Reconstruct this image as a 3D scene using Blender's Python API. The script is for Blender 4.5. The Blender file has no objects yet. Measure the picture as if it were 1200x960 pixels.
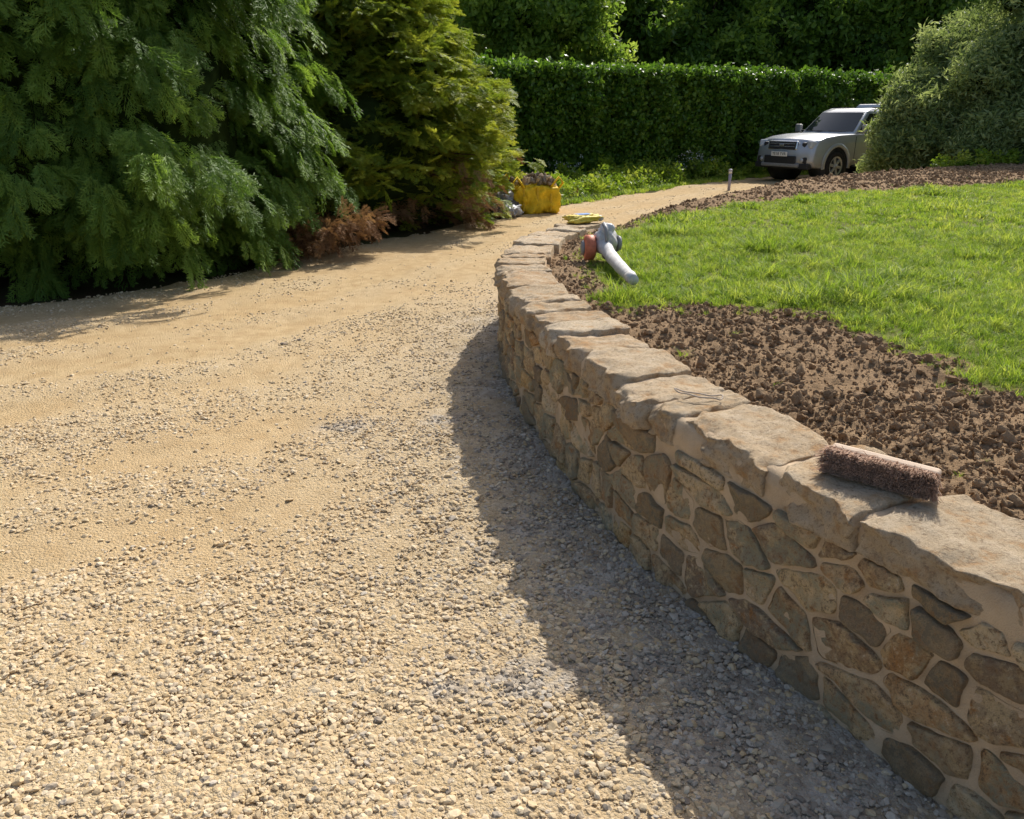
import bpy, bmesh, math, random, time
import numpy as np
from mathutils import Vector, Matrix, noise as mn
T0=time.time()
random.seed(7); rng=np.random.default_rng(7)
scene=bpy.context.scene
LINK=scene.collection.objects.link

# ---------------------------------------------------------------- helpers
def hsh(ix,iy,seed):
    h=(ix*374761393+iy*668265263+seed*974634777)&0xffffffff
    h=((h^(h>>13))*1274126177)&0xffffffff
    return ((h^(h>>16))&0xffff)/65535.0
def vn(x,y,seed=0):
    x=np.asarray(x,float);y=np.asarray(y,float)
    ix=np.floor(x).astype(np.int64);iy=np.floor(y).astype(np.int64)
    fx=x-ix;fy=y-iy;fx=fx*fx*(3-2*fx);fy=fy*fy*(3-2*fy)
    a=hsh(ix,iy,seed);b=hsh(ix+1,iy,seed);c=hsh(ix,iy+1,seed);d=hsh(ix+1,iy+1,seed)
    return (a+(b-a)*fx)+((c+(d-c)*fx)-(a+(b-a)*fx))*fy-0.5
def fbm(x,y,seed=0,o=4):
    r=0;a=1.0
    for i in range(o):
        r=r+a*vn(np.asarray(x)*2**i+i*17.3,np.asarray(y)*2**i-i*9.1,seed+i);a*=.5
    return r
def sst(a,b,x):
    t=np.clip((np.asarray(x,float)-a)/(b-a),0,1);return t*t*(3-2*t)
def catmull(P,step):
    P=np.array(P,float);Q=np.vstack([2*P[0]-P[1],P,2*P[-1]-P[-2]]);out=[]
    for i in range(1,len(Q)-2):
        for t in np.linspace(0,1,24,endpoint=False):
            p0,p1,p2,p3=Q[i-1],Q[i],Q[i+1],Q[i+2]
            out.append(.5*((2*p1)+(-p0+p2)*t+(2*p0-5*p1+4*p2-p3)*t*t+(-p0+3*p1-3*p2+p3)*t**3))
    out.append(P[-1]);out=np.array(out)
    s=np.r_[0,np.cumsum(np.linalg.norm(np.diff(out,axis=0),axis=1))]
    n=int(s[-1]/step);ss=np.linspace(0,s[-1],n+1)
    return np.c_[np.interp(ss,s,out[:,0]),np.interp(ss,s,out[:,1])],ss
def inpoly(x,y,P):
    r=np.zeros(x.shape,bool);n=len(P)
    for i in range(n):
        x1,y1=P[i];x2,y2=P[(i+1)%n]
        if y1==y2: continue
        c=((y1>y)!=(y2>y))&(x<(x2-x1)*(y-y1)/(y2-y1)+x1)
        r^=c
    return r
def dline(x,y,P,closed=False):
    d=np.full(x.shape,1e9);n=len(P)
    for i in range(n if closed else n-1):
        ax,ay=P[i];bx,by=P[(i+1)%n];vx,vy=bx-ax,by-ay
        L=vx*vx+vy*vy+1e-12
        t=np.clip(((x-ax)*vx+(y-ay)*vy)/L,0,1)
        d=np.minimum(d,(x-ax-t*vx)**2+(y-ay-t*vy)**2)
    return np.sqrt(d)
def sdist(x,y,P):
    d=dline(x,y,P,True);return np.where(inpoly(x,y,P),d,-d)

def mk(name,verts,faces,mat=None,parent=None,smooth=False,link=True):
    me=bpy.data.meshes.new(name)
    me.from_pydata([tuple(map(float,v)) for v in verts],[],[tuple(int(q) for q in f) for f in faces])
    if smooth: me.polygons.foreach_set('use_smooth',[True]*len(me.polygons))
    me.update()
    ob=bpy.data.objects.new(name,me)
    if mat: me.materials.append(mat)
    if link: LINK(ob)
    if parent: ob.parent=parent
    return ob
def gridmesh(name,V,nx,ny,keep,mat,parent=None,attrs={}):
    i=np.arange(nx*ny).reshape(ny,nx)
    q=np.stack([i[:-1,:-1],i[:-1,1:],i[1:,1:],i[1:,:-1]],-1).reshape(-1,4)
    if keep is not None: q=q[keep[q].all(axis=1)]
    used=np.unique(q);m=np.full(nx*ny,-1);m[used]=np.arange(len(used));q=m[q]
    me=bpy.data.meshes.new(name)
    me.vertices.add(len(used));me.vertices.foreach_set('co',V[used].astype(np.float32).ravel())
    me.loops.add(q.size);me.loops.foreach_set('vertex_index',q.ravel().astype(np.int32))
    me.polygons.add(len(q));me.polygons.foreach_set('loop_start',np.arange(0,q.size,4,dtype=np.int32))
    me.polygons.foreach_set('use_smooth',np.ones(len(q),bool))
    me.update(calc_edges=True);me.validate()
    for k,a in attrs.items():
        at=me.attributes.new(k,'FLOAT','POINT');at.data.foreach_set('value',a[used].astype(np.float32))
    me.materials.append(mat)
    ob=bpy.data.objects.new(name,me);LINK(ob)
    if parent: ob.parent=parent
    return ob
def empty(name,loc=(0,0,0),rz=0):
    e=bpy.data.objects.new(name,None);e.location=loc;e.rotation_euler=(0,0,rz);e.empty_display_size=.2;LINK(e);return e
def box(name,c,s,mat,parent=None,bev=0,rot=(0,0,0)):
    x,y,z=[v/2 for v in s]
    V=[(-x,-y,-z),(x,-y,-z),(x,y,-z),(-x,y,-z),(-x,-y,z),(x,-y,z),(x,y,z),(-x,y,z)]
    F=[(0,3,2,1),(4,5,6,7),(0,1,5,4),(1,2,6,5),(2,3,7,6),(3,0,4,7)]
    o=mk(name,V,F,mat,parent);o.location=c;o.rotation_euler=rot
    if bev:
        m=o.modifiers.new('b','BEVEL');m.width=bev;m.segments=3
    return o
def tube(name,pts,rad,mat,parent=None,n=10,cap=True):
    pts=[Vector(p) for p in pts]
    if not hasattr(rad,'__len__'): rad=[rad]*len(pts)
    V=[];F=[]
    for k,p in enumerate(pts):
        d=(pts[min(k+1,len(pts)-1)]-pts[max(k-1,0)]).normalized()
        u=d.cross(Vector((0,0,1)))
        if u.length<.05: u=d.cross(Vector((1,0,0)))
        u.normalize();w=d.cross(u)
        for j in range(n):
            a=2*math.pi*j/n;V.append(p+(u*math.cos(a)+w*math.sin(a))*rad[k])
    for k in range(len(pts)-1):
        for j in range(n):
            F.append((k*n+j,k*n+(j+1)%n,(k+1)*n+(j+1)%n,(k+1)*n+j))
    if cap: F+= [tuple(range(n-1,-1,-1)),tuple(range((len(pts)-1)*n,len(pts)*n))]
    return mk(name,V,F,mat,parent,True)
def eul(d,up):
    d=d/np.linalg.norm(d,axis=1,keepdims=True)
    y=np.cross(up,d);y/=np.linalg.norm(y,axis=1,keepdims=True)+1e-9
    z=np.cross(d,y)
    return np.c_[np.arctan2(y[:,2],z[:,2]),-np.arcsin(np.clip(d[:,2],-1,1)),np.arctan2(d[:,1],d[:,0])]
def scatter(name,protos,P,R,S,idx=None,parent=None):
    P=np.asarray(P,np.float32);n=len(P)
    S=np.asarray(S,np.float32)
    if S.ndim==1: S=np.repeat(S[:,None],3,1)
    if idx is None: idx=rng.integers(0,len(protos),n)
    me=bpy.data.meshes.new(name);me.vertices.add(n);me.vertices.foreach_set('co',P.ravel())
    a=me.attributes.new('rot','FLOAT_VECTOR','POINT');a.data.foreach_set('vector',np.asarray(R,np.float32).ravel())
    a=me.attributes.new('scl','FLOAT_VECTOR','POINT');a.data.foreach_set('vector',S.ravel())
    a=me.attributes.new('pidx','INT','POINT');a.data.foreach_set('value',np.asarray(idx,np.int32))
    ob=bpy.data.objects.new(name,me);LINK(ob)
    if parent: ob.parent=parent
    ng=bpy.data.node_groups.new(name+'_gn','GeometryNodeTree')
    ng.interface.new_socket('Geometry',in_out='INPUT',socket_type='NodeSocketGeometry')
    ng.interface.new_socket('Geometry',in_out='OUTPUT',socket_type='NodeSocketGeometry')
    N=ng.nodes;L=ng.links
    gi=N.new('NodeGroupInput');go=N.new('NodeGroupOutput');ip=N.new('GeometryNodeInstanceOnPoints');jg=N.new('GeometryNodeJoinGeometry')
    for p in reversed(protos):
        oi=N.new('GeometryNodeObjectInfo');oi.inputs['Object'].default_value=p;oi.inputs['As Instance'].default_value=True
        L.new(oi.outputs['Geometry'],jg.inputs[0])
    def na(nm,t):
        q=N.new('GeometryNodeInputNamedAttribute');q.data_type=t;q.inputs['Name'].default_value=nm;return q.outputs['Attribute']
    er=N.new('FunctionNodeEulerToRotation')
    L.new(na('rot','FLOAT_VECTOR'),er.inputs[0])
    L.new(gi.outputs[0],ip.inputs['Points']);L.new(jg.outputs[0],ip.inputs['Instance'])
    ip.inputs['Pick Instance'].default_value=True
    L.new(na('pidx','INT'),ip.inputs['Instance Index'])
    L.new(er.outputs[0],ip.inputs['Rotation']);L.new(na('scl','FLOAT_VECTOR'),ip.inputs['Scale'])
    L.new(ip.outputs[0],go.inputs[0])
    m=ob.modifiers.new('scatter','NODES');m.node_group=ng
    return ob

# ---------------------------------------------------------------- materials
class MM:
    def __init__(s,name,rough=.8,spec=.3):
        s.m=bpy.data.materials.new(name);s.m.use_nodes=True;s.nt=s.m.node_tree;s.N=s.nt.nodes;s.L=s.nt.links
        s.b=s.N['Principled BSDF'];s.out=s.N['Material Output']
        s.b.inputs['Roughness'].default_value=rough;s.b.inputs['Specular IOR Level'].default_value=spec
    def pos(s):
        return s.N.new('ShaderNodeNewGeometry').outputs['Position']
    def obj(s): return s.N.new('ShaderNodeTexCoord').outputs['Object']
    def noise(s,vec,scale,detail=4,rough=.55):
        n=s.N.new('ShaderNodeTexNoise');n.inputs['Scale'].default_value=scale;n.inputs['Detail'].default_value=detail;n.inputs['Roughness'].default_value=rough
        s.L.new(vec,n.inputs['Vector']);return n.outputs[0]
    def vor(s,vec,scale,feat='F1'):
        n=s.N.new('ShaderNodeTexVoronoi');n.feature=feat;n.inputs['Scale'].default_value=scale;s.L.new(vec,n.inputs['Vector']);return n
    def ramp(s,fac,stops):
        r=s.N.new('ShaderNodeValToRGB');e=r.color_ramp.elements
        while len(e)<len(stops): e.new(.5)
        for k,(p,c) in enumerate(stops):
            e[k].position=p;e[k].color=(c,c,c,1) if not hasattr(c,'__len__') else (*c,1)
        s.L.new(fac,r.inputs[0]);return r.outputs[0]
    def mix(s,f,a,b,mode='MIX'):
        n=s.N.new('ShaderNodeMix');n.data_type='RGBA';n.blend_type=mode
        for q,i in((f,0),(a,6),(b,7)):
            if hasattr(q,'is_linked') : s.L.new(q,n.inputs[i])
            elif i==0: n.inputs[0].default_value=q
            else: n.inputs[i].default_value=(*q,1)
        return n.outputs[2]
    def math(s,op,a,b=0.0):
        n=s.N.new('ShaderNodeMath');n.operation=op
        for i,q in enumerate((a,b)):
            if hasattr(q,'is_linked'): s.L.new(q,n.inputs[i])
            else: n.inputs[i].default_value=q
        return n.outputs[0]
    def attr(s,nm):
        n=s.N.new('ShaderNodeAttribute');n.attribute_name=nm;return n.outputs['Fac']
    def rnd(s): return s.N.new('ShaderNodeObjectInfo').outputs['Random']
    def col(s,c):
        if hasattr(c,'is_linked'): s.L.new(c,s.b.inputs['Base Color'])
        else: s.b.inputs['Base Color'].default_value=(*c,1)
        return s
    def bump(s,h,dist=.01,st=1.0,prev=None):
        n=s.N.new('ShaderNodeBump');n.inputs['Distance'].default_value=dist;n.inputs['Strength'].default_value=st
        s.L.new(h,n.inputs['Height'])
        if prev is not None: s.L.new(prev,n.inputs['Normal'])
        s.L.new(n.outputs[0],s.b.inputs['Normal']);return n.outputs[0]
def leafmat(name,c1,c2,c3,trans=.3,rough=.5,spec=.35,tint=(1.12,1.08,.75)):
    m=MM(name,rough,spec)
    c=m.ramp(m.rnd(),[(0,c1),(.5,c2),(1,c3)])
    m.col(c)
    t=m.N.new('ShaderNodeBsdfTranslucent')
    m.L.new(m.ramp(m.rnd(),[(0,tuple(a*b*1.5 for a,b in zip(c1,tint))),(.5,tuple(a*b*1.5 for a,b in zip(c2,tint))),(1,tuple(a*b*1.5 for a,b in zip(c3,tint)))]),t.inputs[0])
    mx=m.N.new('ShaderNodeMixShader');mx.inputs[0].default_value=trans
    m.L.new(m.b.outputs[0],mx.inputs[1]);m.L.new(t.outputs[0],mx.inputs[2]);m.L.new(mx.outputs[0],m.out.inputs[0])
    return m.m
def simple(name,c,rough=.6,spec=.4,metal=0,var=.15,sc=20,bump=0):
    m=MM(name,rough,spec);m.b.inputs['Metallic'].default_value=metal
    n=m.noise(m.obj(),sc,4)
    m.col(m.mix(m.ramp(n,[(.3,0.0),(.7,1.0)]),tuple(v*(1-var) for v in c),tuple(min(1,v*(1+var)) for v in c)))
    if bump: m.bump(n,bump)
    return m.m

# driveway
m=MM('gravel_mat',.95,.12);p=m.pos()
big=m.noise(p,.9,4,.6);mid=m.noise(p,8,4,.6);v1=m.vor(p,85);v2=m.vor(p,200)
sep=m.N.new('ShaderNodeSeparateColor');m.L.new(v1.outputs['Color'],sep.inputs[0])
c=m.ramp(sep.outputs[0],[(0,(.41,.295,.155)),(.4,(.53,.405,.235)),(.8,(.61,.48,.305)),(1,(.70,.585,.41))])
sep2=m.N.new('ShaderNodeSeparateColor');m.L.new(v2.outputs['Color'],sep2.inputs[0])
c2=m.ramp(sep2.outputs[0],[(0,(.38,.27,.14)),(.5,(.54,.41,.235)),(1,(.67,.54,.36))])
c=m.mix(.5,c,c2)
pk=m.attr('packed')
sand=m.mix(m.ramp(mid,[(.3,0.0),(.7,1.0)]),(.42,.285,.14),(.59,.44,.245))
c=m.mix(m.math('MULTIPLY',pk,.9),c,sand)
c=m.mix(m.ramp(big,[(.40,0.0),(.68,.42)]),c,(.52,.355,.175))
c=m.mix(m.attr('grey'),c,m.mix(m.ramp(mid,[(.4,0.0),(.65,1.0)]),(.30,.25,.195),(.58,.53,.455)))
m.col(c)
h=m.math('ADD',m.math('MULTIPLY',v1.outputs['Distance'],-1.0),m.math('MULTIPLY',v2.outputs['Distance'],-.5))
b1=m.bump(h,.010,.6);m.bump(m.noise(p,110,4,.7),.006,.7,b1)
GRAVEL=m.m
def stonem(name,cols):
    m=MM(name,.92,.15);r=m.rnd();c=m.ramp(r,[(i/(len(cols)-1),q) for i,q in enumerate(cols)])
    n=m.noise(m.pos(),160,2);c=m.mix(m.ramp(n,[(.3,0.0),(.75,.45)]),c,(.65,.52,.345))
    m.col(c);return m.m
PEB=stonem('pebble_mat',[(.47,.34,.19),(.57,.44,.265),(.62,.485,.305),(.71,.60,.43),(.52,.37,.19),(.60,.475,.30),(.44,.36,.27)])
m=MM('pebble_grey',.95,.15);m.col(m.ramp(m.rnd(),[(0,(.27,.22,.17)),(.5,(.39,.33,.25)),(.85,(.50,.43,.34)),(1,(.58,.51,.41))]));PEBG=m.m
# ground
m=MM('ground_mat',.95,.1);p=m.pos();n=m.noise(p,1.5,4,.65);n2=m.noise(p,45,4,.7)
c=m.mix(m.ramp(n,[(.4,0.0),(.6,1.0)]),(.07,.045,.025),(.06,.08,.025));c=m.mix(m.ramp(n2,[(.4,0.0),(.7,.6)]),c,(.15,.10,.055))
m.col(c);m.bump(n2,.03,1);GROUND=m.m
# soil/lawn sheet
m=MM('soil_mat',.98,.08);p=m.pos();n=m.noise(p,40,5,.7);n2=m.noise(p,3,3)
c=m.mix(m.ramp(n,[(.3,0.0),(.7,1.0)]),(.19,.122,.068),(.36,.245,.142));c=m.mix(m.ramp(n2,[(.35,0.0),(.7,.5)]),c,(.36,.25,.15))
g=m.mix(m.noise(p,25,3),(.10,.12,.03),(.24,.24,.08))
c=m.mix(m.attr('lawn'),c,g);m.col(c);b=m.bump(n,.018,.8);m.bump(m.noise(p,170,3,.7),.006,.8,b);SOIL=m.m
m=MM('clod_mat',.98,.08);p=m.pos();n=m.noise(p,80,3,.7)
c=m.ramp(m.rnd(),[(0,(.19,.122,.068)),(.5,(.275,.185,.107)),(1,(.37,.258,.155))])
c=m.mix(m.ramp(n,[(.35,0.0),(.75,.6)]),c,(.37,.255,.155));m.col(c);m.bump(n,.01,1);CLOD=m.m
# wall
m=MM('wall_stone',.92,.15);p=m.pos();r=m.attr('rnd');r2=m.attr('rnd2')
n=m.noise(p,17,6,.7);n2=m.noise(p,60,6,.8);n3=m.noise(p,6,3);n4=m.noise(p,200,4,.75)
c=m.ramp(r,[(0,(.62,.40,.17)),(.14,(.76,.57,.32)),(.28,(.48,.32,.18)),(.40,(.78,.62,.39)),(.52,(.55,.30,.12)),(.64,(.40,.36,.25)),(.76,(.70,.49,.25)),(.88,(.33,.235,.155)),(1,(.74,.55,.31))])
c=m.mix(m.ramp(n,[(.50,0.0),(.58,.65)]),c,(.76,.56,.30))
c=m.mix(m.ramp(n,[(.34,.85),(.45,0.0)]),c,(.50,.235,.075))
c=m.mix(m.ramp(n2,[(.40,.8),(.48,0.0)]),c,(.23,.15,.09))
c=m.mix(m.ramp(n2,[(.55,0.0),(.64,.7)]),c,(.82,.68,.46))
lich=m.math('MULTIPLY',m.ramp(n3,[(.50,0.0),(.58,1.0)]),m.ramp(n2,[(.42,0.0),(.54,.8)]))
c=m.mix(lich,c,(.33,.32,.225))
dk=m.math('MULTIPLY',m.ramp(r2,[(.6,0.0),(.85,1.0)]),m.ramp(n2,[(.4,0.0),(.52,.8)]))
c=m.mix(dk,c,(.22,.175,.12))
c=m.mix(m.ramp(n4,[(.30,.5),(.46,0.0)]),c,(.20,.14,.085))
m.col(c);b=m.bump(n,.02,.8);b=m.bump(n2,.010,1.0,b);m.bump(n4,.004,1.0,b);WST=m.m
m=MM('coping_stone',.92,.12);p=m.pos();r=m.attr('rnd')
n=m.noise(p,11,6,.7);n2=m.noise(p,70,6,.8);n4=m.noise(p,230,3,.75)
c=m.ramp(r,[(0,(.46,.33,.20)),(.3,(.56,.43,.28)),(.6,(.60,.475,.325)),(.8,(.48,.36,.225)),(1,(.61,.50,.355))])
c=m.mix(m.ramp(n,[(.50,0.0),(.62,.7)]),c,(.61,.50,.36))
c=m.mix(m.ramp(n,[(.35,.8),(.47,0.0)]),c,(.45,.26,.115))
c=m.mix(m.ramp(n2,[(.38,.8),(.48,0.0)]),c,(.29,.205,.13))
c=m.mix(m.ramp(n4,[(.32,.4),(.46,0.0)]),c,(.25,.18,.12))
m.col(c);b=m.bump(n,.02,.7);b=m.bump(n2,.008,1.0,b);m.bump(n4,.003,1.0,b);CST=m.m
m=MM('mortar_mat',.95,.1);p=m.pos();n=m.noise(p,10,5);n2=m.noise(p,220,3,.7)
c=m.mix(m.ramp(n,[(.3,0.0),(.7,1.0)]),(.42,.305,.195),(.63,.485,.325));c=m.mix(m.ramp(n2,[(.3,0.0),(.7,.4)]),c,(.66,.53,.37));m.col(c);b=m.bump(n,.012,.7);m.bump(n2,.004,1,b);MORT=m.m
BARK=simple('bark',(.13,.09,.06),.95,.1,0,.5,30,.02)
CORE=simple('shade_core_mat',(.022,.036,.01),1,.0,0,.5,6)  # near-black fill for added cores, stands in for shade deep in foliage
CON1=leafmat('cedar_green',(.085,.165,.03),(.14,.24,.04),(.21,.32,.055),.42,.55,.25)
CON2=leafmat('golden_conifer',(.14,.205,.025),(.235,.30,.035),(.39,.42,.06),.42,.55,.25)
CON3=leafmat('dark_conifer',(.07,.125,.02),(.11,.175,.03),(.17,.24,.04),.38,.55,.25)
DEAD=leafmat('dead_foliage',(.19,.105,.055),(.27,.16,.085),(.35,.22,.12),.2,.8,.1)
HEDG=leafmat('hedge_leaf',(.055,.125,.014),(.09,.185,.02),(.155,.265,.035),.38,.42,.35)
BGT=leafmat('tree_leaf',(.06,.125,.02),(.11,.20,.028),(.18,.29,.045),.42,.5,.25)
BGT2=leafmat('tree_leaf_light',(.13,.22,.035),(.22,.33,.05),(.34,.44,.09),.48,.5,.25)
SILV=leafmat('silver_leaf',(.14,.20,.07),(.23,.30,.11),(.36,.42,.20),.38,.55,.2)
VERG=leafmat('verge_leaf',(.12,.20,.02),(.20,.30,.03),(.32,.38,.06),.4,.5,.25)
GRS=leafmat('grass_blade',(.14,.235,.025),(.245,.35,.042),(.39,.445,.09),.42,.55,.2)
FLOW=simple('white_flower',(.75,.75,.7))
REDL=simple('red_leaf',(.35,.12,.04))

# ---------------------------------------------------------------- geometry of the place
OUT=[(3.2,-1.0),(2.5,-.35),(1.87,.33),(1.43,.90),(1.085,1.461),(.715,2.17),(.52,2.6),(.368,3.034),(.17,3.8),(.04,4.4),(-.04,4.95),(-.072,5.4),(-.02,6.15),(.146,6.86),(.45,7.52),(.66,7.85)]
C,SS=catmull(OUT,.02);SL=SS[-1]
Tn=np.gradient(C,axis=0);Tn/=np.linalg.norm(Tn,axis=1,keepdims=True);Nn=np.c_[Tn[:,1],-Tn[:,0]]
def W(s,n,z):
    s=np.asarray(s,float);n=np.asarray(n,float)
    x=np.interp(s,SS,C[:,0])+np.interp(s,SS,Nn[:,0])*n
    y=np.interp(s,SS,C[:,1])+np.interp(s,SS,Nn[:,1])*n
    return np.stack([x,y,np.asarray(z,float)+0*x],-1)
CREST=[(.66,7.85),(1.05,8.9),(1.75,10.3),(3.4,12.65),(5.4,15.0),(9.1,17.6),(16,21.5),(26,25)]
crest,_=catmull(CREST,.4)
GARD=np.vstack([C[::10],crest[1:],[(26,-2)],[(4.2,-2)]])
LAWN=[(.66,6.95),(.58,6.2),(.55,5.5),(.54,4.9),(.6,4.5),(.85,4.33),(1.32,4.29),(1.70,4.05),(1.80,3.5),(1.76,3.1),(1.95,2.7),(2.6,2.3),(4,2.0),(8,1.5),(25.5,1),(25.5,17),(12,14.2),(8,12.8),(4.76,11.36),(3.21,10.18),(2.22,9.14),(1.36,8.0),(.9,7.4)]
LAWNP=catmull(LAWN+[LAWN[0]],.15)[0]
def lawnmask(x,y):
    return sdist(x,y,LAWNP)+fbm(x*3.1,y*3.1,31,4)*.30
def gardH(x,y,detail=True):
    di=sdist(x,y,GARD)
    w=1-sst(7.5,8.2,y);w=np.where(x>3.5,np.where(y<3,1,0),w)
    base=.60+.035*fbm(x*.8,y*.8,3,2)+.03*sst(3,12,x)
    hw=base*sst(.07,.2,di)-.05*(1-sst(.07,.2,di))
    hf=base*sst(-.5,.55,di)-.06*(1-sst(-.6,-.1,di))
    H=w*hw+(1-w)*hf
    lm=sst(-.05,.08,lawnmask(x,y))
    if detail:
        cl=np.abs(fbm(x*21,y*21,5,4))*.034+fbm(x*6,y*6,8,3)*.040+fbm(x*80,y*80,9,2)*.007
        H=H+(cl-.008)*(1-lm)*sst(.1,.3,di+(1-w))+fbm(x*5,y*5,11,3)*.012*lm
    return H,di,lm,w

g=400
mk('ground',[(-g,-g,-.05),(g,-g,-.05),(g,g,-.05),(-g,g,-.05)],[(0,1,2,3)],GROUND)

# driveway
LE=[(-26,1.0),(-14,4.2),(-8,5.9),(-4.8,6.9),(-3.5,8.1),(-2.75,9.4),(-2.05,11.0),(-1.0,12.6),(.0,14.2),(1.0,15.9),(2.2,17.6),(3.8,19.8),(5.6,21.9),(8,24.0),(14,27.3),(26,32)]
LEc,_=catmull(LE,.4)
DRIVE=np.vstack([LEc,[(26,24)],[(14,19.5)],[(8,16.3)],[(4.5,13.2)],[(2.6,11)],[(1.9,9)],[(1.1,7.8)],C[::-12]+Nn[::-12]*.1,[(4,-4)],[(-26,-4)]])
ys=np.sort(np.concatenate([np.linspace(-3,.9,20),.95+27*np.linspace(0,1,460)**1.7]))
xs=np.sort(np.concatenate([np.arange(-14,-4,.12),np.arange(-4,2.5,.028),np.arange(2.5,20,.12)]))
X,Y=np.meshgrid(xs,ys);x=X.ravel();y=Y.ravel()
dl=dline(x,y,LEc[::3]);dw=dline(x,y,C[::12])
def packed(x,y,dl,dw):
    # worn wheel tracks follow the left edge of the drive round the bend
    d=dl+.35*fbm(x*.45,y*.45,41,3)
    q=0
    for c_,w_ in((.75,.28),(1.55,.22),(2.35,.30),(3.25,.26),(4.2,.36),(5.1,.30),(6.0,.3)): q=q+np.exp(-((d-c_)/w_)**2)
    q=q*.95*(.6+.4*sst(1.8,4.0,y))+fbm(x*1.3,y*1.1,43,4)*.8+.02
    return np.clip(q*sst(.5,1.7,dw)*(.5+.5*sst(1.4,3.4,y))+.25*sst(4.5,10,y),0,1)
pk=packed(x,y,dl,dw)
ddp=sdist(x,y,DRIVE[::2])+fbm(x*2.5,y*2.5,45,3)*.25
z=.0+fbm(x*.9,y*.9,51,3)*.03-.026*pk+fbm(x*14,y*14,53,4)*.009*(1-.6*pk)+fbm(x*45,y*45,55,2)*.005
z-=.06*(1-sst(-.05,.2,ddp))*(dw>.5)
blobs=[(.09,1.98,.10),(.0,1.95,.06),(.43,2.05,.07),(.52,1.72,.12),(-.20,1.93,.05),(-.36,4.15,.10),(-.9,4.05,.12),(.23,2.45,.06),(.60,1.93,.07),(.06,2.9,.08),(.30,2.25,.05),(.75,1.45,.10)]
gr=np.exp(-np.maximum(dw-.02,0)/.24)*.8*sst(-.25,.35,fbm(x*5,y*5,61,3)+.12)+.4*np.exp(-dw/.5)
for bx,by,br in blobs:
    gr+=.9*np.exp(-(((x-bx)/1.4)**2+(y-by)**2)/br**2)*sst(-.4,.1,fbm(x*16,y*16,63,3))
gridmesh('gravel_driveway',np.c_[x,y,z],len(xs),len(ys),(ddp>-.1),GRAVEL,None,{'packed':pk,'grey':np.clip(gr,0,.9)})
def driveZ(x,y,pk): return fbm(x*.9,y*.9,51,3)*.03-.026*pk

def rockproto(name,mat,sub,flat,seed,amp=.28,smooth=False):
    bm=bmesh.new();bmesh.ops.create_icosphere(bm,subdivisions=sub,radius=1)
    for v in bm.verts:
        k=1+amp*mn.noise(v.co*1.1+Vector((seed*7.1,seed*3.3,0)))*2
        v.co=v.co*k;v.co.z*=flat;v.co.x*=1.25
        for q in range(4):
            d=Vector((math.sin(seed*3+q*2.1),math.cos(seed*5+q*1.7),math.sin(q*2.9+seed))).normalized()
            e=v.co.dot(d)
            if e>.62: v.co-=d*(e-.62)*.8
    me=bpy.data.meshes.new(name);bm.to_mesh(me);bm.free();me.materials.append(mat)
    if smooth: me.polygons.foreach_set('use_smooth',[True]*len(me.polygons))
    return bpy.data.objects.new(name,me)
PP=[rockproto('peb%d'%i,PEB,2,.42+.06*i,i+1) for i in range(5)]+[rockproto('pebg%d'%i,PEBG,2,.55,i+9) for i in range(3)]
def pts_box(n,x0,x1,y0,y1): return rng.uniform(x0,x1,n),rng.uniform(y0,y1,n)
PX=[];PY=[];PR=[]
for (x0,x1,y0,y1,dens,r0,r1) in [(-2.2,1.6,1.0,2.6,9500,.0024,.0125),(-3.2,.9,2.6,4.2,5800,.0027,.012),(-5,.2,4.2,7,2000,.004,.0115),(-8,.7,7,11,500,.006,.013),(-4,6,11,20,100,.009,.016),(-2.2,1.6,1.0,4,150,.010,.018),(-6,.3,4,9,18,.012,.022)]:
    n=int((x1-x0)*(y1-y0)*dens);a,b=pts_box(n,x0,x1,y0,y1)
    u=rng.random(n);PX.append(a);PY.append(b);PR.append(r0+(r1-r0)*u**2.5)
px=np.concatenate(PX);py=np.concatenate(PY);pr=np.concatenate(PR)
k=np.abs(px)<py*.8+.5
px,py,pr=px[k],py[k],pr[k]
dlp=dline(px,py,LEc[::3]);dwp=dline(px,py,C[::12]);ins=sdist(px,py,DRIVE[::2])
pkp=packed(px,py,dlp,dwp)
dn=fbm(px*2.2,py*2.2,71,3)
prob=np.clip(.98-1.2*pkp+dn*.75+.2*np.exp(-dwp/.4),.04,1)
gn=sdist(px,py,GARD)
k=(rng.random(len(px))<prob)&(ins>.1)&(gn<-.0)
px,py,pr,dwp,pkp=px[k],py[k],pr[k],dwp[k],pkp[k]
n=len(px);R=np.c_[rng.normal(0,.3,n),rng.normal(0,.3,n),rng.uniform(0,6.28,n)]
grey=rng.random(n)<np.clip(1.15*np.exp(-dwp/.38),0,.8)
for bx,by,br in blobs: grey|=(rng.random(n)<.7)&((((px-bx)/1.4)**2+(py-by)**2)<(br*.9)**2)
idx=np.where(grey,rng.integers(5,8,n),rng.integers(0,5,n))
pz=driveZ(px,py,pkp)+pr*.10
scatter('driveway_gravel',PP,np.c_[px,py,pz],R,pr,idx)
print('pebbles',n,time.time()-T0)

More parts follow.
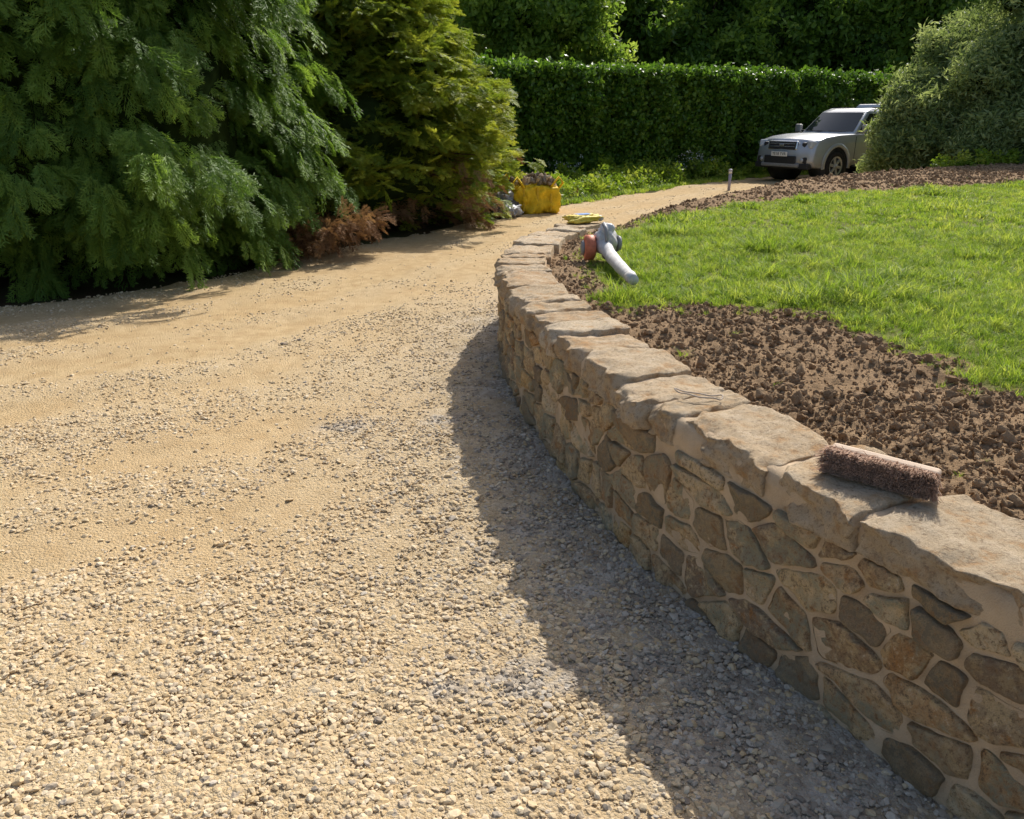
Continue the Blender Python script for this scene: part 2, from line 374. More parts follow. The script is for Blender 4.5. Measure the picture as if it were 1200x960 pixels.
# ---------------------------------------------------------------- raised garden
ys=np.sort(np.concatenate([np.linspace(-1.8,.9,40),.92+22*np.linspace(0,1,620)**1.75]))
xs=np.sort(np.concatenate([-.3+4.0*np.linspace(0,1,330)**1.1,3.72+22*np.linspace(0,1,240)**1.6]))
X,Y=np.meshgrid(xs,ys);x=X.ravel();y=Y.ravel()
H,di,lm,w=gardH(x,y)
keep=np.where(w>.5,di>.06,di>-.65)
gridmesh('raised_garden_soil',np.c_[x,y,H],len(xs),len(ys),keep,SOIL,None,{'lawn':lm})
print('garden',time.time()-T0)
CP=[rockproto('clod%d'%i,CLOD,3 if i<3 else 2,.8,i+20,.36,False) for i in range(5)]
PX=[];PY=[];PR=[]
for (x0,x1,y0,y1,dens,r0,r1) in [(.3,3.2,1.2,3.2,6500,.0018,.0115),(.1,2.6,3.2,5,4300,.0025,.0125),(0,2.2,5,8.5,1600,.005,.014),(.6,12,8,17,340,.008,.022),(.3,3.2,1.2,5,230,.011,.027),(5,15,12,20,80,.015,.04)]:
    n=int((x1-x0)*(y1-y0)*dens);a,b=pts_box(n,x0,x1,y0,y1);PX.append(a);PY.append(b);PR.append(r0+(r1-r0)*rng.random(n)**3)
px=np.concatenate(PX);py=np.concatenate(PY);pr=np.concatenate(PR)
Hc,dc,lc,wc=gardH(px,py)
k=((dc>.33)|((wc<.5)&(dc>-.4)))&(lc<.5)&(rng.random(len(px))<np.clip(.75+fbm(px*3,py*3,81,3),.15,1))
px,py,pr,Hc=px[k],py[k],pr[k],Hc[k];n=len(px)
scatter('soil_clods',CP,np.c_[px,py,Hc+pr*.3],rng.uniform(0,6.28,(n,3)),pr)
print('clods',n,time.time()-T0)

# grass
def tuft(name,mat,nb,h,rad,wd,lean=.5,seed=0):
    r=random.Random(seed);V=[];F=[]
    for i in range(nb):
        a=r.uniform(0,6.28);q=rad*math.sqrt(r.random());bx,by=q*math.cos(a),q*math.sin(a)
        a2=r.uniform(0,6.28);hh=h*r.uniform(.5,1.15);le=lean*hh*r.uniform(.2,1.3);w2=wd*r.uniform(.7,1.2)/2
        dx,dy=math.cos(a2),math.sin(a2);sx,sy=-dy*w2,dx*w2
        k=len(V)
        for t,ww in((0,1),(.5,.85),(.85,.45)):
            cx=bx+dx*le*t*t;cy=by+dy*le*t*t;cz=hh*t*(1-.18*t)
            V+=[(cx-sx*ww,cy-sy*ww,cz),(cx+sx*ww,cy+sy*ww,cz)]
        V.append((bx+dx*le*1.15,by+dy*le*1.15,hh*.86))
        F+=[(k,k+1,k+3,k+2),(k+2,k+3,k+5,k+4),(k+4,k+5,k+6)]
    return mk(name,V,F,mat,link=False,smooth=True)
GT=[tuft('gt%d'%i,GRS,24,.055+.009*i,.035,.0045,.9,i) for i in range(4)]
GF=[tuft('gf%d'%i,GRS,24,.06,.07,.008,1.0,i+9) for i in range(2)]
PX=[];PY=[];FI=[]
for (x0,x1,y0,y1,dens,f) in [(.4,5.5,2,4.5,950,0),(.4,7,4.5,7.5,600,0),(.5,14,7.5,15,200,1)]:
    n=int((x1-x0)*(y1-y0)*dens);a,b=pts_box(n,x0,x1,y0,y1);PX.append(a);PY.append(b);FI.append(np.full(n,f))
px=np.concatenate(PX);py=np.concatenate(PY);fi=np.concatenate(FI)
k=np.abs(px)<py*.75+.6;px,py,fi=px[k],py[k],fi[k]
Hg,dg,lg,wg=gardH(px,py);ms=lawnmask(px,py)
k=(rng.random(len(px))<sst(-.2,.12,ms)*np.clip(1+.9*fbm(px*2.7,py*2.7,93,3),.35,1))&(dg>.36)
stray=(rng.random(len(px))<.012)&(dg>.4)&(fbm(px*2.1,py*2.1,97,2)>.12)
k|=stray
px,py,fi,Hg,ms=px[k],py[k],fi[k],Hg[k],ms[k];n=len(px)
sc=(.5+.5*rng.random(n)+.9*sst(.05,.6,fbm(px*2.2,py*2.2,91,3)))*np.clip(.6+ms*2,.6,1)
tall=np.where(rng.random(n)<.08,1.5,1.0)
idx=np.where(fi==0,rng.integers(0,4,n),rng.integers(4,6,n))
scatter('lawn_grass',GT+GF,np.c_[px,py,Hg-.006],np.c_[rng.normal(0,.2,n),rng.normal(0,.2,n),rng.uniform(0,6.28,n)],np.c_[sc,sc,sc*tall*.95],idx)
print('grass',n,time.time()-T0)

# ---------------------------------------------------------------- stone wall
wall=empty('stone_wall',(0,0,0))
ns=int(SL/.016);sg=np.linspace(0,SL,ns)
prof=[(.0,-.1)]+[(.0,z) for z in np.linspace(-.04,.60,34)]+[(.012,.622),(.03,.630)]+[(q,.630) for q in np.linspace(.06,.29,9)]+[(.31,.62),(.315,.3)]
pn=np.array(prof);S2,K2=np.meshgrid(sg,np.arange(len(pn)),indexing='ij')
nn=pn[K2.ravel(),0];zz=pn[K2.ravel(),1];s2=S2.ravel()
nn=nn+fbm(s2*18,zz*18,101,4)*.009*(nn<.02);zz2=zz+fbm(s2*14,nn*14,103,3)*.01*(zz>.6)
V=W(s2,nn,zz2)
ob=gridmesh('mortar_core',V,len(pn),ns,None,MORT,wall)
e=len(V)-len(pn);mk('mortar_end',V[e:],[tuple(range(len(pn)))],MORT,wall)
# rubble face, roughly brought to courses
ZT=.538;AS=1.75
seeds=[]
for ri,zr in enumerate([-.055,.045,.145,.245,.345,.445,.51]):
    s=random.uniform(0,.15)
    while s<SL:
        q=random.random()
        if q>.16:
            seeds.append((s+random.uniform(-.025,.025),zr+random.uniform(-.022,.022)))
        s+=random.choice([.09,.12,.15,.19,.24])*random.uniform(.85,1.15)
seeds=np.array(seeds)
def clip(P,px_,py_,nx_,ny_):
    out=[]
    for i in range(len(P)):
        a=P[i];b=P[(i+1)%len(P)]
        da=(a[0]-px_)*nx_+(a[1]-py_)*ny_;db=(b[0]-px_)*nx_+(b[1]-py_)*ny_
        if da<=0: out.append(a)
        if (da<0)!=(db<0):
            t=da/(da-db);out.append((a[0]+(b[0]-a[0])*t,a[1]+(b[1]-a[1])*t))
    return out
polys=[]
for i,(s,zc) in enumerate(seeds):
    P=[(s-.2,(zc-.2)*AS),(s+.2,(zc-.2)*AS),(s+.2,(zc+.2)*AS),(s-.2,(zc+.2)*AS)]
    jt=random.uniform(.005,.010)
    for j in np.where(np.abs(seeds[:,0]-s)<.7)[0]:
        if j==i: continue
        dx=seeds[j,0]-s;dy=(seeds[j,1]-zc)*AS;L=math.hypot(dx,dy)
        if L<1e-5: continue
        jj=jt*(1+.5*abs(dy)/L)
        P=clip(P,s+dx/2-dx/L*jj,zc*AS+dy/2-dy/L*jj,dx/L,dy/L)
        if len(P)<3: break
    if len(P)<3: continue
    P=clip(P,0,(ZT-.006)*AS,0,1)
    if len(P)>2: P=clip(P,0,-.06*AS,0,-1)
    if len(P)>2: P=clip(P,.01,0,-1,0)
    if len(P)>2: P=clip(P,SL-.01,0,1,0)
    if len(P)<3: continue
    P=np.array([(a,b/AS) for a,b in P]);ex=P.max(0)-P.min(0)
    if min(ex)<.022: continue
    Q=[]
    for q in range(len(P)):
        a=P[q];b=P[(q+1)%len(P)];Q.append(a)
        if np.linalg.norm(b-a)>.06:
            t=random.uniform(.35,.65);nrm=np.array([-(b-a)[1],(b-a)[0]])/np.linalg.norm(b-a);Q.append(a*(1-t)+b*t+nrm*random.uniform(-.005,.005))
    polys.append(np.array(Q))
V=[];F=[];A1=[];A2=[];m_=48
for i,P in enumerate(polys):
    P=[tuple(q) for q in P]
    for it in range(3):
        Q=[]
        for q in range(len(P)):
            c=random.choice([.06,.10,.16,.24]) if it==0 else .25
            a=P[q];b=P[(q+1)%len(P)]
            Q+=[(a[0]*(1-c)+b[0]*c,a[1]*(1-c)+b[1]*c),(a[0]*c+b[0]*(1-c),a[1]*c+b[1]*(1-c))]
        P=Q
    P=np.array(P);d=np.r_[0,np.cumsum(np.linalg.norm(np.roll(P,-1,0)-P,axis=1))]
    PP2=np.vstack([P,P[0]]);tt=np.linspace(0,d[-1],m_,endpoint=False)
    B=np.c_[np.interp(tt,d,PP2[:,0]),np.interp(tt,d,PP2[:,1])];cen=B.mean(0)
    ang=np.arange(m_)/m_*2*math.pi
    B=cen+(B-cen)*(1+.08*fbm(np.cos(ang)*3.2+i*3.7,np.sin(ang)*3.2,107,4))[:,None]
    amp=random.uniform(.7,1.6);tx=random.uniform(-.08,.08);tz=random.uniform(-.12,.12)
    k=len(V)
    for f,pr_ in((1,-.014),(.992,.001),(.975,.0085),(.94,.0120),(.8,.0140),(.62,.0145),(.42,.0145),(.2,.0145)):
        q=cen+(B-cen)*f
        fx=fbm(q[:,0]*14+i,q[:,1]*14,109,5)
        off=pr_*amp+((q[:,0]-cen[0])*tx+(q[:,1]-cen[1])*tz+fx*.022-np.abs(fbm(q[:,0]*10,q[:,1]*15+i,110,3))*.013)*(f<.98)
        V+=list(W(q[:,0],-off,q[:,1]))
    V.append(W(cen[0],-.0145*amp-float(fbm(cen[0]*14+i,cen[1]*14,109,5))*.022+float(np.abs(fbm(cen[0]*10,cen[1]*15+i,110,3)))*.013,cen[1]).reshape(3))
    for rr in range(7):
        for j in range(m_): F.append((k+rr*m_+j,k+rr*m_+(j+1)%m_,k+(rr+1)*m_+(j+1)%m_,k+(rr+1)*m_+j))
    for j in range(m_): F.append((k+7*m_+j,k+7*m_+(j+1)%m_,k+8*m_))
    a,b=random.random(),random.random();A1+=[a]*(8*m_+1);A2+=[b]*(8*m_+1)
ob=mk('face_stones',V,F,WST,wall,True)
for nm,A in(('rnd',A1),('rnd2',A2)):
    at=ob.data.attributes.new(nm,'FLOAT','POINT');at.data.foreach_set('value',np.array(A,np.float32))
def cubegrid(nx,ny,nz):
    idx={}
    def vert(i,j,k):
        if (i,j,k) not in idx: idx[(i,j,k)]=len(idx)
        return idx[(i,j,k)]
    Fc=[]
    for i in range(nx):
        for j in range(ny):
            Fc.append((vert(i,j,0),vert(i,j+1,0),vert(i+1,j+1,0),vert(i+1,j,0)))
            Fc.append((vert(i,j,nz),vert(i+1,j,nz),vert(i+1,j+1,nz),vert(i,j+1,nz)))
    for i in range(nx):
        for k in range(nz):
            Fc.append((vert(i,0,k),vert(i+1,0,k),vert(i+1,0,k+1),vert(i,0,k+1)))
            Fc.append((vert(i,ny,k),vert(i,ny,k+1),vert(i+1,ny,k+1),vert(i+1,ny,k)))
    for j in range(ny):
        for k in range(nz):
            Fc.append((vert(0,j,k),vert(0,j,k+1),vert(0,j+1,k+1),vert(0,j+1,k)))
            Fc.append((vert(nx,j,k),vert(nx,j+1,k),vert(nx,j+1,k+1),vert(nx,j,k+1)))
    P=np.array(sorted(idx,key=idx.get),float)
    return P/np.array([nx,ny,nz])*2-1,Fc
CGP,CGF=cubegrid(34,26,12)
V=[];F=[];A1=[]
s=0.02;ci=0
while s<SL-.12:
    L=random.choice([.17,.22,.27,.33,.40,.48])*random.uniform(.9,1.1)
    L=min(L,SL-s-.01);gap=random.uniform(.012,.022)
    o0=-.020+random.uniform(-.020,.018);o1=.33+random.uniform(-.03,.02)
    zt=.652+random.uniform(-.010,.010);zb_=.54+random.uniform(-.014,.004)
    h=np.array([(L-gap)/2,(o1-o0)/2,(zt-zb_)/2]);P=CGP.copy()
    P=np.sign(P)*(1-(1-np.abs(P))**1.5);P=P*h
    r=.006;inn=np.clip(P,-h+r,h-r);dv=P-inn;ln=np.linalg.norm(dv,axis=1,keepdims=True);P=inn+dv/np.maximum(ln,1e-9)*np.minimum(ln,r)
    for q in range(5):
        dd=np.array([random.choice([-1,1])*random.uniform(.2,1),random.choice([-1,-1,-1,1])*random.uniform(.3,1),random.uniform(.25,1.0)]);dd/=np.linalg.norm(dd)
        lim=(np.abs(dd)*h).sum()*random.uniform(.80,.95)
        e_=P@dd;P=P-np.outer(np.maximum(e_-lim,0),dd)
    sk=random.uniform(-.16,.16);tilt=random.uniform(-.035,.035);t2=random.uniform(-.03,.03)
    gs=s+L/2+P[:,0]+sk*P[:,1]*.4;gn_=(o0+o1)/2+P[:,1]+random.uniform(-.10,.10)*P[:,0];gz=(zt+zb_)/2+P[:,2]
    top=sst(-.2,1,P[:,2]/h[2]);front=sst(.5,1,-P[:,1]/h[1])
    gz=gz+top*(tilt*P[:,0]+t2*P[:,1]+fbm(gs*8,gn_*8,111+ci,5)*.012+fbm(gs*34,gn_*34,113,3)*.007-.006*sst(.12,.3,np.abs(fbm(gs*4+ci,gn_*5,114,2))))
    gn_=gn_+front*(fbm(gs*12,gz*17,115,5)*.044+fbm(gs*40,gz*40,116,3)*.012)
    gs=gs+sst(.75,1,np.abs(P[:,0])/h[0])*fbm(gn_*18,gz*18,117+ci,4)*.026
    gz=gz-front*top*np.abs(fbm(gs*15,gz*0,119,4))*.030
    gz=gz-sst(.8,1,np.abs(P[:,0])/h[0])*top*(.004+np.abs(fbm(gn_*15,gn_*0+ci,121,3))*.012)
    k=len(V);V+=list(W(gs,gn_,gz));F+=[tuple(q+k for q in f) for f in CGF];A1+=[random.random()]*len(P)
    s+=L;ci+=1
ob=mk('coping_stones',V,F,CST,wall,True)
at=ob.data.attributes.new('rnd','FLOAT','POINT');at.data.foreach_set('value',np.array(A1,np.float32))
print('wall',time.time()-T0)

# ---------------------------------------------------------------- vegetation
def spray(name,mat,L=.36,nb=11,wd=.5,droop=.35,seed=0,lw=.011,m2=3):
    r=random.Random(seed);V=[];F=[]
    def leaf(p,d,l,w):
        d=d.normalized();sd=d.cross(Vector((0,0,1)))
        if sd.length<.1: sd=Vector((0,1,0))
        sd.normalize();sd=(sd+Vector((0,0,r.uniform(-.7,.7)))).normalized();k=len(V)
        V.extend([p,p+d*l*.45+sd*w/2,p+d*l,p+d*l*.45-sd*w/2]);F.append((k,k+1,k+2,k+3))
    def ax(t): return Vector((L*t*(1-.12*t*t),0,-droop*L*t*t))
    for i in range(5):
        t=i/5;leaf(ax(t),ax(t+.22)-ax(t),L*.24,lw*.8)
    for i in range(nb):
        t=.1+.88*i/(nb-1)
        for sg_ in(-1,1):
            p=ax(t+r.uniform(-.02,.02));bl=L*wd*(.35+.65*math.sin(math.pi*min(1,(1-t)*.85+.12)))*r.uniform(.7,1.15)
            d=Vector((1,sg_*r.uniform(.7,1.2),r.uniform(-.3,.2)-droop*.5*t)).normalized()
            leaf(p,d,bl,lw)
            for j in range(m2):
                q=p+d*bl*(.25+.25*j)
                for s2_ in(-1,1):
                    d2=(d+Vector((-d.y,d.x,0))*s2_*.8+Vector((0,0,r.uniform(-.4,.25)))).normalized()
                    leaf(q,d2,bl*.42*(1-.15*j),lw*.9)
    return mk(name,[tuple(v) for v in V],F,mat,link=False)
def lump(name,center,prof,k,mat,parent,seed):
    V=[];F=[];nz=14;na=20;z0,z1=prof[0][0],prof[-1][0]
    for i in range(nz+1):
        zz=z0+(z1-z0)*i/nz;r=np.interp(zz,[q[0] for q in prof],[q[1] for q in prof])*k
        for j in range(na):
            a=2*math.pi*j/na;rr=r*(1+.5*float(fbm(math.cos(a)*1.7+zz,math.sin(a)*1.7+seed,seed,3)))
            V.append((rr*math.cos(a),rr*math.sin(a),zz*.96+.02))
    for i in range(nz):
        for j in range(na): F.append((i*na+j,i*na+(j+1)%na,(i+1)*na+(j+1)%na,(i+1)*na+j))
    F.append(tuple(range(nz*na,(nz+1)*na)))
    return mk(name,V,F,mat,parent,True)
def conifer(name,base,prof,nb,nsp,protos,droop,seed,core=.6,scl=1.0,lumpy=.35,clus=.15,dead=None):
    e=empty(name,base);H=prof[-1][0]+.3
    tube('trunk',[(0,0,-.1),(.05,.02,H*.3),(0,.05,H*.7),(0,0,H)],[.2,.15,.08,.02],BARK,e)
    r=np.random.default_rng(seed)
    zp=[q[0] for q in prof];rp=[q[1] for q in prof]
    zz=r.uniform(zp[0],zp[-1],nb*3);rad=np.interp(zz,zp,rp);k=r.random(nb*3)<(.25+.75*rad/max(rp));zz=zz[k][:nb];rad=rad[k][:nb];nb=len(zz)
    a=r.uniform(0,2*math.pi,nb)
    rad=rad*r.uniform(.80,1.09,nb)*(1+lumpy*fbm(a*1.6,zz*1.1,seed,3))
    P=[];D=[];U=[];S=[];LV=[];LF=[]
    for i in range(nb):
        o=np.array([math.cos(a[i]),math.sin(a[i]),0]);sd=np.array([-o[1],o[0],0])
        L=min(1.0,rad[i]*.7);sag=droop*.35
        tip=o*rad[i]+np.array([0,0,zz[i]])
        t=r.uniform(0,1,nsp)**.7
        lat=r.normal(0,clus,nsp)*(1.25-.6*t)*scl
        base_=tip-o*L
        p=base_+o*(L*t)[:,None]+sd*lat[:,None]+np.array([0,0,1.])*((sag*(1-t*t)*L*.9+.10*np.sin(t*3))+r.normal(0,.06,nsp))[:,None]
        d=o*.85+sd*(lat*2.6+r.normal(0,.4,nsp))[:,None]+np.array([0,0,1.])*(-droop*(.2+.95*t)+r.normal(0,.25,nsp))[:,None]
        P.append(p);D.append(d)
        U.append(np.array([0,0,1.])+o*.8*droop+r.normal(0,.45,(nsp,3)));S.append(scl*r.uniform(.6,1.2,nsp))
        if i%4==0:
            q0=np.array([0,0,max(.2,zz[i]-.1)]);k0=len(LV)
            for q,w_ in((q0,.03),(base_*.5+q0*.5+np.array([0,0,.1]),.02),(tip-o*.15,.004)):
                LV+= [q+sd*w_,q+np.array([0,0,w_]),q-sd*w_,q-np.array([0,0,w_])]
            for rr in(0,4):
                for j in range(4): LF.append((k0+rr+j,k0+rr+(j+1)%4,k0+rr+4+(j+1)%4,k0+rr+4+j))
    P=np.vstack(P);D=np.vstack(D);U=np.vstack(U);S=np.concatenate(S);P[:,2]=np.maximum(P[:,2],.06)
    mk('limbs',LV,LF,BARK,e)
    lump('shade_core',base,[(z_,max(.05,r_)) for z_,r_ in prof],core,CORE,e,seed)  # solid dark core added inside the tree to block sky between sprays
    idx=r.integers(0,len(protos),len(P))
    if dead:   # bare brown lower sprays
        dp,hgt=dead
        f=fbm(np.arctan2(P[:,1],P[:,0])*2.5,P[:,2]*1.5,seed+3,3)
        dm=r.random(len(P))<(1-sst(hgt-.35,hgt+.25,P[:,2]+f*.7))*.8
        idx=np.where(dm,len(protos)+r.integers(0,len(dp),len(P)),idx);protos=protos+dp
    scatter('foliage',protos,P,eul(D,U),S,idx,e)
    return e
SP1=[spray('sp1_%d'%i,CON1,.30,10,.55,.35,i,.013) for i in range(3)]
SP2=[spray('sp2_%d'%i,CON2,.24,10,.6,.12,i+5,.012) for i in range(3)]
SP3=[spray('sp3_%d'%i,CON3,.30,9,.55,.2,i+8,.015) for i in range(3)]
SPD=[spray('spd_%d'%i,DEAD,.24,9,.5,.4,i+8,.010,2) for i in range(2)]
conifer('cedar_tree',(-5.3,10.0,0),[(.06,2.55),(.5,2.75),(1.6,2.95),(2.6,2.8),(4,2.3),(5.3,1.3),(6.4,.1)],940,21,SP1,.85,11,.78,1.0,.34,.12)
conifer('cedar_tree',(-9.3,9.5,0),[(.06,2.3),(1,2.7),(2.6,2.6),(4,2.1),(5.6,.9),(6.4,.1)],220,22,SP1,.75,12,.76,1.2)
conifer('golden_cypress_tree',(-2.5,13.5,0),[(.06,2.1),(.6,2.4),(1.3,2.5),(2.1,2.25),(2.9,1.75),(3.6,1.2),(4.6,.15)],640,24,SP2,.12,13,.78,1.0,.42,.12,(SPD,.62))
conifer('cypress_tree',(-4.9,14.4,0),[(.2,1.9),(1.3,2.2),(3,2.1),(4.8,1.5),(6.4,.1)],240,22,SP3,.35,14,.76,1.25)
conifer('cypress_tree',(-3.9,12.0,0),[(.1,1.1),(1.0,1.5),(2.2,1.4),(3.4,.9),(4.6,.1)],260,22,SP3,.45,15,.72,.95)
e=empty('dead_conifer_shrub',(-2.62,9.75,0));r=np.random.default_rng(5)
n=620;th=r.uniform(0,6.28,n);q=r.random(n)**.5*.85;P=np.c_[q*np.cos(th)*1.15,q*np.sin(th)*.6,.03+r.random(n)*.40*(1-q*.5)+.34*np.maximum(0,np.cos(th))*q]
D=np.c_[np.cos(th)+r.normal(0,.6,n),np.sin(th)+r.normal(0,.6,n),r.normal(.05,.5,n)]
scatter('foliage',SPD,P,eul(D,np.array([0,0,1.])+r.normal(0,.5,(n,3))),r.uniform(.4,1.0,n),None,e)
for i in range(14):
    a=i*.45;tube('dead_twig_%d'%i,[(0,0,0),(.4*math.cos(a),.25*math.sin(a),.15),(.8*math.cos(a),.45*math.sin(a),.2+.25*max(0,math.cos(a)))],[.014,.009,.003],BARK,e,5)
print('conifers',time.time()-T0)

def clump(name,mat,n,R,l,w,seed,out=.6):
    r=random.Random(seed);V=[];F=[]
    for i in range(n):
        v=Vector((r.gauss(0,1),r.gauss(0,1),r.gauss(0,1))).normalized()
        p=v*R*r.random()**.5
        nrm=(v*out+Vector((r.gauss(0,1),r.gauss(0,1),r.gauss(0,1)))*.5+Vector((0,0,.4))).normalized()
        d=nrm.cross(Vector((r.gauss(0,1),r.gauss(0,1),r.gauss(0,1)))).normalized();s_=nrm.cross(d)
        L=l*r.uniform(.6,1.2);w_=w*r.uniform(.7,1.2)/2;k=len(V)
        V+=[p,p+d*L*.35+s_*w_+nrm*L*.06,p+d*L,p+d*L*.35-s_*w_+nrm*L*.06,p+d*L*.4]
        F+=[(k,k+1,k+2,k+4),(k,k+4,k+2,k+3)]
    return mk(name,[tuple(v) for v in V],F,mat,link=False)
HC=[clump('hc%d'%i,HEDG,20,.16,.12,.085,i) for i in range(4)]
TC=[clump('tc%d'%i,BGT,46,.50,.26,.15,i+10) for i in range(4)]+[clump('tl%d'%i,BGT2,46,.50,.28,.15,i+15) for i in range(3)]
SC=[clump('sc%d'%i,SILV,46,.27,.15,.045,i+20,.3) for i in range(4)]
VC=[clump('vc%d'%i,VERG,28,.16,.12,.06,i+30) for i in range(3)]
FC=[clump('fc0',FLOW,10,.12,.05,.04,50)];RC=[clump('rc0',REDL,14,.12,.07,.04,51)]

# clipped hedge
h0=np.array([-5.,18.1]);h1=np.array([19.,31.5]);hd=(h1-h0);HL=np.linalg.norm(hd);hd/=HL;hn=np.array([hd[1],-hd[0]])
hed=empty('clipped_hedge',(h0[0],h0[1],0),math.atan2(hd[1],hd[0]))
HT=2.68
def bulge(u,z): return .22*np.abs(np.sin(u*math.pi/1.15+.9*fbm(u*.4,z*.2,200,2)))+.46*fbm(u*1.1,z*1.0,201,3)
nu=120;nzv=16;U_,Z_=np.meshgrid(np.linspace(0,HL,nu),np.linspace(-.1,HT-.2,nzv));u=U_.ravel();zz=Z_.ravel()
gridmesh('shade_core_front',np.c_[u,-.36-bulge(u,zz)*.8,zz],nu,nzv,None,CORE,hed)  # dark sheets added inside the hedge as its shaded depth
gridmesh('shade_core_top',np.c_[u,-.55+1.1*(zz+.1)/(HT-.1),0*u+HT-.21],nu,nzv,None,CORE,hed)
gridmesh('shade_core_back',np.c_[u,.5+0*u,zz],nu,nzv,None,CORE,hed)
for i in range(12): tube('stem_%d'%i,[(1+i*2.1,0,-.1),(1+i*2.1,0,1.5)],[.06,.04],BARK,hed,6)
n=8500;u=rng.uniform(0,HL,n);zz=rng.uniform(.02,HT,n)
P=np.c_[u,-.46-bulge(u,zz)-rng.random(n)**2*.28+.05,zz]
n2=3600;u2=rng.uniform(0,HL,n2);P=np.vstack([P,np.c_[u2,rng.uniform(-.75,.65,n2),HT+.09*fbm(u2*2,u2*0,203,2)-.08+rng.exponential(.05,n2)]])
N_=len(P);scatter('foliage',HC,P,rng.uniform(0,6.28,(N_,3)),rng.uniform(.7,1.25,N_),None,hed)

# verge planting
vp=empty('verge_plants',(0,0,0))
def hy(x): return h0[1]+(x-h0[0])*hd[1]/hd[0]
n=9000;px=rng.uniform(-2,12,n);py=rng.uniform(13,28,n)
ed=dline(px,py,LEc);kk=(~inpoly(px,py,DRIVE))&(py<hy(px)-.5)&(ed>.15)
px,py,ed=px[kk],py[kk],ed[kk];f=fbm(px*1.3,py*1.3,211,3)
kk=(rng.random(len(px))<.9*sst(-.5,.1,f)*np.exp(-np.maximum(ed-1.6,0)/1.2));px,py,f,ed=px[kk],py[kk],f[kk],ed[kk];n=len(px)
hh=.04+rng.random(n)*(.16+.40*sst(-.2,.5,f))
scatter('low_foliage',VC+FC+RC,np.c_[px,py,hh],rng.uniform(0,6.28,(n,3)),rng.uniform(.6,1.2,n),np.where(rng.random(n)<.02,4,rng.integers(0,3,n)),vp)
n=120;t=rng.uniform(3,12,n);P=np.c_[h0[0]+hd[0]*t+hn[0]*rng.uniform(.7,1.1,n),h0[1]+hd[1]*t+hn[1]*rng.uniform(.7,1.1,n),rng.uniform(.25,.7,n)]
kk=fbm(t*1.1,t*0,214,2)>.05;P=P[kk]
scatter('white_blossom',FC,P,rng.uniform(0,6.28,(len(P),3)),rng.uniform(.6,1.0,len(P)),None,vp)
n=2600;t=rng.integers(0,len(LEc),n);px=LEc[t,0]+rng.normal(-.1,.18,n);py=LEc[t,1]+rng.normal(.15,.18,n);k=(py>14.5);px,py=px[k],py[k];n=len(px)
scatter('edge_grass',GF,np.c_[px,py,np.zeros(n)-.02],np.c_[np.zeros(n),np.zeros(n),rng.uniform(0,6.28,n)],rng.uniform(.8,2.2,n),None,vp)

def broadleaf(par,base,H,R,seed,nl=26,per=70,z0=.22,cores=True,zoff=0,spread=(.65,1.15),rr_=(.22,.40),ck=.70):
    r=np.random.default_rng(seed);bx,by=base
    tube('trunk',[(bx,by,-.1),(bx+.1,by,H*.25),(bx+.2,by+.1,H*.55),(bx,by,H*.85)],[.26*H/9,.2*H/9,.12*H/9,.03],BARK,par,8)
    PS=[];cs=[]
    for i in range(nl):
        a=r.uniform(0,6.28);zz=H*(z0+(1-z0)*r.random()**.8);env=R*math.sqrt(max(.05,1-((zz-H*.5)/(H*.56))**2));q=env*r.uniform(.35,.98)
        c=np.array([bx+q*math.cos(a),by+q*math.sin(a),zz+zoff]);rad=R*r.uniform(*rr_);cs.append((c,rad))
        v=r.normal(0,1,(per,3));v/=np.linalg.norm(v,axis=1,keepdims=True);v[:,2]*=.75
        PS.append(c+v*rad*r.uniform(spread[0],spread[1],(per,1)))
        if i%2==0: tube('limb_%d'%i,[(bx+.1,by,zz*.5),tuple(c*.5+np.array([bx,by,zz*.6])*.5),tuple(c)],[.07,.04,.015],BARK,par,5)
    if cores:
        bm=bmesh.new()
        for c,rad in cs:
            bmesh.ops.create_icosphere(bm,subdivisions=2,radius=rad*ck,matrix=Matrix.Translation(c))
        for v in bm.verts: v.co+=mn.noise_vector(v.co*1.5)*.18*R/3
        me=bpy.data.meshes.new('shade_core');bm.to_mesh(me);bm.free();me.materials.append(CORE)  # dark blobs added in the crown to stop light through leaf gaps
        o=bpy.data.objects.new('shade_core',me);LINK(o);o.parent=par
    return np.vstack(PS)
bt=empty('distant_trees',(0,0,0));AP=[];AI=[]
spec=[(-5,37,8.5,3.8),(-.5,38,8.6,3.8),(4,38.5,8.4,3.8),(8.5,40,8.8,3.8),(13,41,8.8,3.8),(17.5,42,9,3.9),(22,43,9.3,4),(27,44,9.5,4.2),(33,45,10,4.5),
      (-4,45,11.5,5),(4,46,11.5,5),(12,48,12,5),(20,50,12.5,5),(29,52,13,5.5),(39,50,13,5)]
LT=[.5,.75,.15,.3,.12,.4,.15,.3,.2]+[.2]*6
for i,(a,b,c,d) in enumerate(spec):
    q=broadleaf(bt,(a,b),c,d,300+i,30 if i<9 else 26,60 if i<9 else 45,z0=.10,spread=(.6,1.3),rr_=(.17,.40));AP.append(q)
    lt=rng.random(len(q))<np.clip(LT[i]+1.1*fbm(q[:,0]*.6,q[:,2]*.7+i,500,2),0,1)
    AI.append(np.where(lt,rng.integers(4,7,len(q)),rng.integers(0,4,len(q))))
P=np.vstack(AP);n=len(P);scatter('foliage',TC,P,rng.uniform(0,6.28,(n,3)),rng.uniform(.8,1.35,n),np.concatenate(AI),bt)
bn=empty('beech_tree',(0,0,0));P=broadleaf(bn,(1.0,28.5),6.6,2.7,777,34,60,z0=.35,spread=(.5,1.5),rr_=(.18,.32),ck=.5);n=len(P)
scatter('foliage',TC,P,rng.uniform(0,6.28,(n,3)),rng.uniform(.45,.9,n),np.where(rng.random(n)<.7,rng.integers(4,7,n),rng.integers(0,4,n)),bn)
